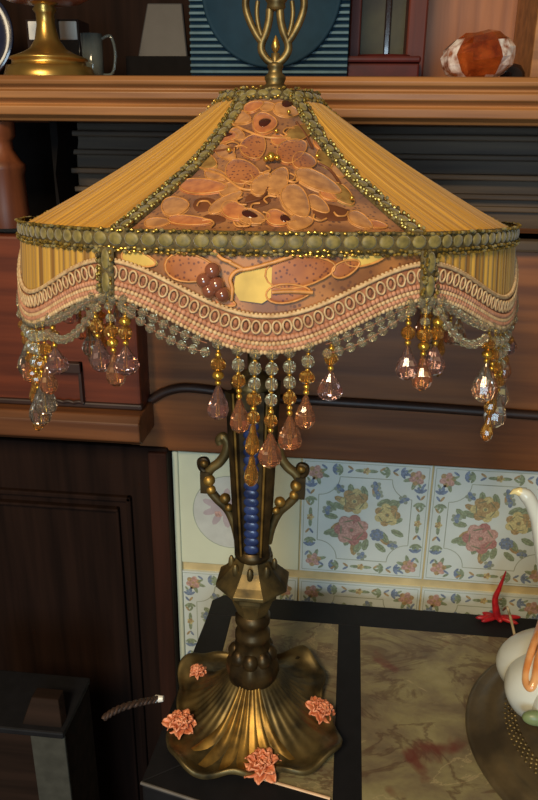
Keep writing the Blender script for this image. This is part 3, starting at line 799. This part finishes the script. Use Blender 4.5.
# ---- woven scalloped trim
for k in range(6):
    c0 = 60*k; g = MB(); n = 70; A0, A1 = c0-29.6, c0+29.6
    def th_(j, nn): return R(A0+(A1-A0)*j/nn)
    rows = []
    for j in range(n+1):
        th = th_(j, n); L = LB(th); rows.append([K(th, L-s_, o) for s_, o in ((.0195, .0004), (.019, .0022), (.010, .0026), (.001, .0026), (0, .0006))])
    g.grid(rows, 'gimp')
    g.tube([K(th_(j, n), LB(th_(j, n))-.0188, .0028) for j in range(n+1)], .0011, 'gimp_cream', 6)
    nn = 76
    for j in range(nn):      # picot row on the upper edge and the knitted rows below
        th = th_(j+.5, nn); L = LB(th)
        g.ell(K(th, L-.0198, .0024), (.0011, .0011, .0009), 'gimp_cream', 6, 4)
        for q, (s_, m, r_) in enumerate(((.0072, 'gimp_pink', .0016), (.0045, 'gimp_cream', .0014), (.0022, 'gimp_pink', .0016), (.0, 'gimp_cream', .0014))):
            th2 = th_(j+.5*(q % 2)+.3, nn); L2 = LB(th2)
            g.ell(K(th2, L2-s_, .0030), (r_, r_*.8, r_), m, 6, 4)
    nl = 31
    for j in range(nl):      # row of loops
        th = th_(j+.5, nl); L = LB(th); c = K(th, L-.0132, .0036)
        tn = (K(th_(j+.7, nl), LB(th_(j+.7, nl))-.0132, .0036)-K(th_(j+.3, nl), LB(th_(j+.3, nl))-.0132, .0036)).normalized()
        nr = dirv(th); bt = nr.cross(tn)
        g.tube([c+tn*.0023*math.cos(2*PI*u/12)+bt*.0034*math.sin(2*PI*u/12) for u in range(12)], .00065, 'gimp_cream', 5, True)
        g.ell(c-nr*.0008, (.0014, .0014, .0022), 'gimp', 6, 4)
    g.build('woven_trim', shade)

# ---- bead fringe
SIZE = {'c': (.0037, 'clear', .0074), 'k': (.0027, 'clear', .0050), 's': (.0013, 'gold_bead', .0014), 'g': (.0018, 'gold_bead', .0032), 'G': (.0046, 'amber', .0074), 'Y': (.0034, 'gold_bead', .0052), 'a': (.0040, 'amber', .0078)}
DROPS = {'D': (.0058, .020, 'amber_drop'), 'E': (.0042, .019, 'amber'), 'P': (.0074, .017, 'mauve_drop'), 'B': (.0070, .021, 'amber_drop'), 'Z': (.0076, .026, 'clear_drop'), 'M': (.0062, .020, 'mauve_drop')}
def strand(top, spec, jit=.0):
    mb = MB(); p = Vector(top)-DOWN*.002; dn = (DOWN+Vector((random.uniform(-jit, jit), random.uniform(-jit, jit), 0))).normalized()
    m3 = frame_mtx(dn.cross(Vector((.3, 1, 0))), -dn)
    start = p.copy()
    for ch in spec.replace('c', 'cs').replace('k', 'ks'):
        if ch in SIZE:
            r_, m, step = SIZE[ch]
            mb.ell(p+dn*step/2, (r_, r_, min(r_, step*.5)), m, 8, 6, m3, smooth=ch in 'gYs'); p = p+dn*step
        else:
            r_, ln, m = DROPS[ch]
            mb.lathe([(.0007, 0), (.0016, -.06*ln), (r_*.55, -.30*ln), (r_*.9, -.52*ln), (r_, -.70*ln), (r_*.82, -.86*ln), (r_*.42, -.96*ln), (.0004, -ln)], m, p, 10, m3, smooth=False); p = p+dn*ln
    mb.tube([start, p-dn*.004], .0004, 'gold_bead', 4)
    mb.build('bead_strand', shade)
FR = ((-9.0, 'cgGYgM'), (-5.4, 'ccaggD'), (-2.0, 'cccGgaEE'), (1.1, 'ccccgagB'), (4.3, 'cccaggB'), (8.0, 'ccGggD'), (12.3, 'cgagP'))
for k in range(6):
    c0 = 60*k
    for d, sp in FR:
        if k: sp = sp.replace('M', 'Z') if d < -8 else sp.replace('B', 'Z')
        th = R(c0+d); strand(K(th, LB(th)-.001, .0015), sp, .03)
    th0 = c0+30
    for d, sp in ((-3.4, 'kkgagM'), (0, 'kkkGYgD'), (3.4, 'kkYagP')):
        th = R(th0+d); strand(K(th, LB(th)-.001, .003), sp, .05)
def swag(c0, sgn, off, sag):
    mb = MB(); pts = []
    for i in range(41):
        u = i/40; th = R(c0+sgn*(29-18*u)); pts.append(K(th, LB(th)+off*(.35+.65*u)+sag*math.sin(PI*u)-.001, .003))
    d = 0; mb.tube(pts, .0003, 'gimp', 4)
    for i in range(40):
        seg = (pts[i+1]-pts[i]).length
        while d < seg:
            mb.ell(pts[i].lerp(pts[i+1], d/seg), .0028, 'clear', 8, 6, None, False); d += .0066
        d -= seg
    mb.build('bead_swag', shade)
for k in range(6):
    for sgn in (-1, 1):
        swag(60*k, sgn, .004, .003); swag(60*k, sgn, .009, .014 if k % 2 else .006)

# ---- finial
fi = MB(); fx = .0165
def fp(px, py): q = P(px, py, 0); return Vector((q.x-LX, 0, q.z))
c = fp(275, 94)
zz = lambda py: fp(275, py).z
fi.lathe([(.0085, zz(97)), (.0092, zz(92)), (.0075, zz(88)), (.0062, zz(86)), (.0074, zz(82)), (.0074, zz(79)), (.0052, zz(76)), (.0046, zz(72)), (.0055, zz(70)), (.0055, zz(67)), (.004, zz(65))], 'brass_old', (c.x, 0, 0), 24)
def wire(pts, r_, m='brass_old'): fi.tube(smooth_path([fp(x, y)+Vector((0, -.001, 0)) for x, y in pts], 6), r_, m, 8)
for s_ in (-1, 1):
    X = lambda d: 275+s_*d
    wire([(X(2), 66), (X(8), 62), (X(13), 54), (X(13), 46), (X(9), 36), (X(6), 24), (X(5), 12)], .0027)
    wire([(X(12), 46), (X(18), 38), (X(25), 24), (X(29), 10), (X(28), 0), (X(22), -5), (X(12), -2)], .0025)
    wire([(X(12), 42), (X(16), 30), (X(18), 16), (X(17), 4)], .0016)
fi.lathe([(.0006, zz(56)), (.0022, zz(53)), (.0031, zz(49)), (.0022, zz(44)), (.0004, zz(38))], 'brass', (c.x, 0, 0), 14)
fi.lathe([(.003, zz(66)), (.003, zz(56)), (.001, zz(55))], 'brass_old', (c.x, 0, 0), 14)
fi.lathe([(.005, zz(13)), (.0065, zz(10)), (.0060, zz(6)), (.0075, zz(3)), (.006, zz(0)), (.006, zz(-4)), (.004, zz(-10)), (.006, zz(-16)), (.0005, zz(-26))], 'brass_old', (c.x, 0, 0), 20)
o = fi.build('finial', lamp)
# twisted cord hanging over the left edge of the stove
cdt = thing('twisted_cord', 'dark twisted cord with white tip left of the lamp foot', 'cord', PZ(157, 699, -.02))
o_ = Vector(cdt.location); xm = xlft-.008
def cpt(px, py, x=None):
    d = ray(px, py); x = xm if x is None else x; return CAM+d*((x-CAM.x)/d.x)-o_
pts = smooth_path([cpt(158, 699), cpt(148, 701, xm-.006), cpt(138, 703, xm-.012), cpt(124, 707, xm-.02), cpt(113, 712, xm-.026), cpt(104, 718, xm-.031)], 10)
f1 = MB()
for ph in (0, PI):
    tw = []
    for i, p in enumerate(pts):
        tw.append(p+Vector((0, .0016*math.cos(i*.75+ph), .0016*math.sin(i*.75+ph))))
    f1.tube(tw, .0019, 'flex', 6)
f1.build('cord', cdt)
q = MB(); q.tube([pts[0]+Vector((-.002, 0, 0)), pts[0]+Vector((.005, 0, .001))], [.0036, .0026], 'white', 10); q.build('tip', cdt)['label'] = 'white tip'

# ================================================================== THINGS ON THE SHELF
ZS = zt
def on_shelf(px, y): return Vector((P(px, 60, y).x, y, ZS))
# polished brass pedestal with a dish on top
bp_ = on_shelf(49, .225); br = thing('brass_pedestal', 'polished brass pedestal with round foot standing on the shelf', 'pedestal', bp_)
wd = abs(P(92, 60, .225).x-P(6, 60, .225).x)/2
def zq(py): return P(49, py, .225).z-ZS
m_ = MB(); m_.lathe([(wd, .0), (wd, .002), (wd*.93, zq(67)), (wd*.82, zq(66)), (wd*.80, zq(61)), (wd*.86, zq(60)), (wd*.84, zq(58)), (wd*.60, zq(54)), (wd*.40, zq(49)), (wd*.27, zq(40)), (wd*.2, zq(25)), (wd*.2, zq(14)), (wd*.26, zq(10)), (wd*.2, zq(6)), (wd*.3, zq(3))], 'brass', seg=48); m_.build('foot', br)
m_ = MB(); m_.lathe([(wd*.3, zq(3)), (wd*.8, zq(1)), (wd*.95, zq(-3)), (wd*1.1, zq(-14)), (wd*1.06, zq(-14)), (wd*.8, zq(-5)), (.001, zq(-3))], 'dish_pink', seg=48); m_.build('bowl', br)
# dark blue plate with a pale rim at the far left
c = P(-26, 34, .33); r_ = abs(P(16, 34, .33).x-c.x)
lc = Vector((c.x, .33, ZS+r_))
m_ = MB(); rm = Matrix.Rotation(R(82), 3, 'X'); m_.lathe([(.002, -.004), (r_*.62, -.004), (r_, .006), (r_*.98, .008), (r_*.6, .0), (.002, .0)], 'blue_plate', lc, 48, rm)
m_.lathe([(r_*.84, .0045), (r_*.9, .0062), (r_*.92, .0072), (r_*.84, .0052)], 'white', lc+Vector((0, -.001, 0)), 48, rm, cap=False)
tag(m_.build('plate'), 'dark blue plate with pale ring upright at left end of shelf', 'plate')
# small pale box behind the brass stem
a = P(27, 40, .30); c = P(78, 19, .30)
m_ = MB(); m_.box((a.x, .30, ZS), (c.x, .335, c.z), 'dark_glass'); m_.box((a.x+.003, .2985, a.z), (c.x-.002, .301, c.z-.002), 'white'); m_.box((P(45, 30, .3).x, .2975, a.z), (P(60, 30, .3).x, .302, c.z), 'dark_glass')
tag(m_.build('box', bevel=.001), 'small dark box with pale panels behind the brass pedestal', 'box')
# small glass mug
g = thing('glass_mug', 'small smoky glass mug with handle beside the brass pedestal', 'mug', on_shelf(93, .28))
mr = .011; hz = P(93, 34, .28).z-ZS
m_ = MB(); m_.lathe([(mr*.8, 0), (mr, .004), (mr*1.05, hz), (mr*.9, hz), (mr*.85, .005), (.001, .004)], 'smoke_glass', seg=24); m_.build('bowl', g)
m_ = MB(); m_.tube(smooth_path([(mr, 0, hz*.9), (mr+.010, 0, hz*.95), (mr+.014, 0, hz*.6), (mr+.010, 0, hz*.2), (mr*.98, 0, hz*.15)], 6), .0016, 'smoke_glass', 8); m_.build('handle', g)
# dark leaning plaque
pq = thing('plaque', 'dark grey trapezoid plaque leaning behind the shelf edge', 'plaque', on_shelf(160, .32))
L4 = [P(132, 57, .32), P(190, 58, .32), P(182, 3, .345), P(147, 3, .345)]
o_ = Vector(pq.location)
base = [Vector((L4[0].x, .318, ZS)), Vector((L4[1].x, .318, ZS)), L4[2], L4[3]]
m_ = MB(); m_.prism([p-o_ for p in base], (0, .008, 0), 'grey_stand'); m_.build('board', pq, bevel=.0015)
m_ = MB(); m_.box((base[0].x-o_.x-.004, -.012, 0), (base[1].x-o_.x+.004, .006, L4[0].z-ZS), 'void'); m_.build('foot', pq, bevel=.001)
# teal ribbed loudspeaker case with big round front
ry = .255; x0, x1 = P(190, 50, ry).x, P(348, 50, ry).x; hgt = .155
rd = thing('loudspeaker', 'teal ribbed loudspeaker with large dark blue disc behind the finial', 'loudspeaker', ((x0+x1)/2, ry, ZS))
hw_ = (x1-x0)/2
m_ = MB(); m_.box((-hw_, .004, 0), (hw_, .07, hgt), 'teal_dark')
nr = 26
for k in range(nr):
    z = .003+(hgt-.006)*k/(nr-1); m_.box((-hw_, -.001, z-.0015), (hw_, .005, z+.0012), 'teal')
m_.build('ribbed_case', rd, bevel=.0006)
dc = P(271, -10, ry-.006); rdd = abs(dc.z-P(271, 68, ry-.006).z)
m_ = MB(); rm = Matrix.Rotation(R(90), 3, 'X'); m_.lathe([(rdd, -.003), (rdd, .004), (rdd-.002, .006), (rdd-.004, .004), (rdd*.5, .0055), (.001, .006)], 'teal_dark', Vector((dc.x-(x0+x1)/2, -.001, dc.z-ZS)), 64, rm); m_.build('disc', rd)
# red framed picture and the red box in front
pf = thing('picture_frame', 'red brown framed olive picture standing behind the red box', 'picture frame', on_shelf(386, .35))
x0, x1 = P(350, 30, .35).x-pf.location.x, P(425, 30, .35).x-pf.location.x
m_ = MB(); m_.box((x0, 0, 0), (x1, .006, .16), 'picture')
m_.build('picture', pf)
m_ = MB(); m_.box((x0, -.008, 0), (x0+.012, .004, .16), 'frame_red'); m_.box((x1-.022, -.008, 0), (x1, .004, .16), 'frame_red'); m_.box((x0, -.008, 0), (x1, .004, .014), 'frame_red'); m_.box((x0, -.008, .148), (x1, .004, .16), 'frame_red'); m_.box((-.004, -.004, 0), (.003, .002, .15), 'dark_glass')
m_.build('frame', pf, bevel=.0015)
rb = thing('trinket_box', 'low dark red trinket box right of the loudspeaker', 'box', on_shelf(384, .265))
x0, x1 = P(347, 60, .265).x-rb.location.x, P(420, 60, .265).x-rb.location.x; hz = P(384, 53, .265).z-ZS
m_ = MB(); m_.box((x0, 0, 0), (x1, .045, hz*.66), 'dark_red'); m_.build('body', rb, bevel=.002)
m_ = MB(); m_.box((x0-.001, -.002, hz*.68), (x1+.001, .047, hz*.9), 'dark_red'); m_.lathe([(.028, hz*.9), (.024, hz*1.0), (.001, hz*1.02)], 'dark_red', (0, .022, 0), 24, Matrix.Diagonal((1.1, .6, 1))); m_.build('lid', rb, bevel=.002)
# faceted amber glass jewel
jy = .25; jw = thing('glass_jewel', 'large faceted amber glass jewel on the right of the shelf', 'paperweight', on_shelf(478, jy))
jr = abs(P(518, 55, jy).x-P(440, 55, jy).x)/2; jh = P(478, 31, jy).z-ZS
tm = Matrix.Rotation(R(-16), 3, 'Y')
m_ = MB(); jn, jg = 16, 9
m_.ell((0, 0, 0), (jr, jr*.8, jh*.52), 'jewel_glint', jn, jg, Matrix.Rotation(R(-9), 3, 'Y') @ Matrix.Rotation(R(9), 3, 'Z'), smooth=False)
zmin = min(v[2] for v in m_.v)*.93
m_.v = [(x*random.uniform(.94, 1.05), y*random.uniform(.9, 1.08), max(0.0, z*random.uniform(.94, 1.05)-zmin)) for x, y, z in m_.v]
ka = m_.mi('jewel_amber')
for i_, f in enumerate(m_.f):
    cxx = sum(m_.v[q][0] for q in f)/len(f); czz = sum(m_.v[q][2] for q in f)/len(f)
    if (cxx+jr*.02)**2/(jr*.58)**2+(czz-jh*.58)**2/(jh*.56)**2 < 1: m_.m[i_] = ka
m_.build('crystal', jw)
db = MB(); rr_ = .011; q = on_shelf(514, .30); db.lathe([(.012, 0), (.0135, .003), (.0125, .012), (.008, .019), (.001, .021)], 'dark_glass', q, 24)
tag(db.build('paperweight'), 'small black glass dome behind the amber jewel', 'paperweight')

# ================================================================== RIGHT FOREGROUND: porcelain bird on a brass dish
dcn = PZ(612, 748); dcn.z = .0008
DR = abs(PZ(612, 748).x-PZ(469, 748).x)
DR = min(DR, .14)
m_ = MB()
m_.lathe([(DR, 0), (DR, .004), (DR*.97, .006), (DR*.93, .005), (DR*.90, .009), (DR*.84, .011), (DR*.80, .009), (DR*.76, .014), (DR*.66, .017), (DR*.63, .022), (DR*.5, .024), (.001, .024)], 'dish_brass', dcn, 72)
for q in range(4):
    for k in range(96):
        a = 2*PI*(k+.5*(q % 2))/96; rr_ = DR*(.665+.022*q); m_.ell(dcn+Vector((rr_*math.cos(a), rr_*math.sin(a), .0166-.0008*q)), (.0022, .0022, .0012), 'brass_old', 6, 4)
tag(m_.build('dish'), 'round stepped brass dish on marble under the white porcelain bird', 'dish')
bc = Vector((dcn.x, dcn.y+.02, .024))
bird = thing('porcelain_bird', 'white porcelain bird with curved neck and orange glaze on brass dish', 'figurine', bc)
def bw(px, py, y): return P(px, py, y)-bc
by = bc.y-.01
# body: overlapping rounded feather lobes gathered towards the neck, like petals
top_ = bw(566, 612, by); lx = bw(497, 693, by)
hb = abs(lx.x)*.90
m_ = MB()
prof = [(.30, 0), (.55, .003), (.78, .012), (.90, .025), (.93, .036), (.88, .050), (.76, .064), (.60, .077), (.42, .088), (.26, .098), (.16, .104), (.02, .107)]
m_.lathe([(hb*r_*.94, z) for r_, z in prof], 'porcelain', (0, 0, 0), 96, Matrix.Diagonal((1, .85, 1)), mod=lambda a, z: 1+.07*abs(math.cos(4.5*a))-.03)
m_.build('body', bird)
for k, ang in enumerate((168, 197, 226, 255, 284)):
    m_ = MB(); rows = []; a0 = R(ang)
    for i in range(15):
        u = i/14; z = .008+.088*u
        rr_ = hb*(.80+.24*math.sin(PI*min(1, u*1.25+.12)) if u < .5 else .80+.24*math.sin(PI*min(1, u*1.25+.12))-.62*(u-.5)**1.3)
        half = R(19)*(math.sin(PI*min(1, (u*.9+.1)))**.6)
        rows.append([Vector(((rr_+.010*math.cos(q*PI/2)-.004)*math.cos(a0+half*q), .85*(rr_+.010*math.cos(q*PI/2)-.004)*math.sin(a0+half*q), z)) for q in (-1, -.8, -.5, -.2, 0, .2, .5, .8, 1)])
    m_.grid(rows, 'porcelain'); m_.build('feather', bird, solid=.003, subsurf=1)
def onbody(px, py, k_=1.19):
    """nearest point of the body surface on that line of sight"""
    d = ray(px, py).normalized(); t = .2
    while t < 1.2:
        p = CAM+d*t-bc; t += .001
        z = p.z
        if 0 < z < .107:
            for (r0, z0_), (r1, z1_) in zip(prof, prof[1:]):
                if z0_ <= z <= z1_:
                    r_ = hb*k_*(r0+(r1-r0)*(z-z0_)/(z1_-z0_)); break
            if p.x**2+(p.y/.85)**2 < r_*r_: return p
    return bw(px, py, by)
m_ = MB()
g0 = smooth_path([onbody(x, y) for x, y in ((545, 612), (536, 638), (529, 660), (526, 680), (530, 688), (535, 680), (538, 662), (543, 645))], 6)
m_.tube(g0, .0036, 'orange_glaze', 10); m_.build('glazed_scroll', bird)['label'] = 'orange glazed scroll'
m_ = MB(); m_.ell(onbody(536, 718), (.012, .006, .007), 'green_glaze', 14, 8); m_.build('leaf', bird)['label'] = 'green glazed leaf'
m_ = MB(); ny = by
pts = smooth_path([bw(516, 492, ny), bw(522, 493, ny), bw(529, 499, ny), bw(535, 512, ny), bw(540, 530, ny), bw(546, 560, ny), bw(553, 600, ny), Vector((bw(560, 620, ny).x, 0, .096))], 8)
n = len(pts); m_.tube(pts, [.0022+.0036*min(1, i/12)+.006*max(0, (i/n-.5))*2 for i in range(n)], 'porcelain', 14)
m_.build('neck', bird)
m_ = MB(); m_.tube([bw(510, 494, ny), bw(514, 491.5, ny), bw(519, 491.5, ny), bw(524, 494, ny)], [.0006, .0024, .0038, .0044], 'cream_glaze', 12); m_.build('beak', bird)['label'] = 'cream beak'
# red ornament standing on the back rail of the stove
rp = PZ(494, 608, 0.0); rp.y = min(rp.y, yb-.006); ro = thing('red_ornament', 'small red ornament with upright spike by the tiles', 'ornament', rp)
def rr3(px, py, y=None): return P(px, py, rp.y if y is None else y)-rp
m_ = MB(); m_.tube(smooth_path([Vector((0, 0, .002)), rr3(495, 600), rr3(499, 589), rr3(503, 579), rr3(506, 571)], 5), [.0046-.0040*i/20 for i in range(21)], 'red', 10); m_.build('spike', ro)
m_ = MB()
for (dx, dy) in ((-.020, -.004), (-.012, .004), (.012, -.003), (.021, .002), (.002, -.008), (-.016, -.009), (.017, -.008)):
    m_.ell((dx*.62, dy*.6, .0032), (abs(dx)*.5+.004, .0032, .0028), 'red', 12, 6, Matrix.Rotation(math.atan2(dy, dx), 3, 'Z'))
m_.build('petal_foot', ro)
wi = MB(); wi.tube(smooth_path([PZ(503, 610, .001), P(507, 607, .10), P(510, 616, .10), P(513, 628, .085), P(516, 642, .075)], 6), .0014, 'wire', 6)
tag(wi.build('wire'), 'thin pale wire between the red ornament and the porcelain bird', 'wire')

# ================================================================== dark lower left: board and crate by the hearth
bx = P(48, 733, .02)
gb = thing('crate', 'dim dark crate with grey side panel low at the left', 'crate', (bx.x, .05, FLOOR))
o_ = gb.location
def lo(px, py, y): q_ = P(px, py, y); return q_.x-o_.x, q_.z-o_.z
xa, ztop = lo(30, 735, 0); xc, _ = lo(64, 735, 0)
m_ = MB(); m_.box((xa, -.05, 0), (xc, -.046, ztop), 'grey_board'); m_.build('side_board', gb, bevel=.001)['label'] = 'grey side board'
m_ = MB(); m_.box((xa-.10, -.046, 0), (xc-.002, .03, ztop-.004), 'dull_brown'); m_.build('body', gb, bevel=.002)
m_ = MB(); m_.box((xa-.10, -.052, ztop), (xc, .03, ztop+.008), 'black_metal'); m_.build('lid', gb, bevel=.002)
m_ = MB(); z8 = ztop+.008; m_.prism([(xa-.01, -.045, z8), (xc-.004, -.045, z8), (xc-.012, -.03, z8+.022), (xa-.004, -.03, z8+.022)], (0, .015, 0), 'dull_brown'); m_.build('flap', gb, bevel=.001)

# ================================================================== LIGHT
def area(name, loc, target, size, energy, color):
    l = bpy.data.lights.new(name, 'AREA'); l.shape = 'RECTANGLE'; l.size, l.size_y = size; l.energy = energy; l.color = color
    o = bpy.data.objects.new(name, l); col.objects.link(o); o.location = loc
    o.rotation_euler = (Vector(target)-Vector(loc)).to_track_quat('-Z', 'Y').to_euler(); return o
area('ceiling_lamp', (-.35, -1.55, 1.45), (0, .1, .35), (.5, .5), 33, (1.0, .77, .48))
area('window_daylight', (.10, -2.0, .45), (.05, .2, .05), (.6, .8), 17, (.62, .83, 1.0))
wd_ = bpy.data.worlds.new('room_ambience'); bpy.context.scene.world = wd_; wd_.use_nodes = True
bg = wd_.node_tree.nodes['Background']; bg.inputs[0].default_value = (1.0, .82, .62, 1); bg.inputs[1].default_value = .10
sc = bpy.context.scene
sc.view_settings.view_transform = 'Standard'; sc.view_settings.look = 'None'; sc.view_settings.gamma = 1; sc.view_settings.use_curve_mapping = False
sc.view_settings.exposure = 0.0
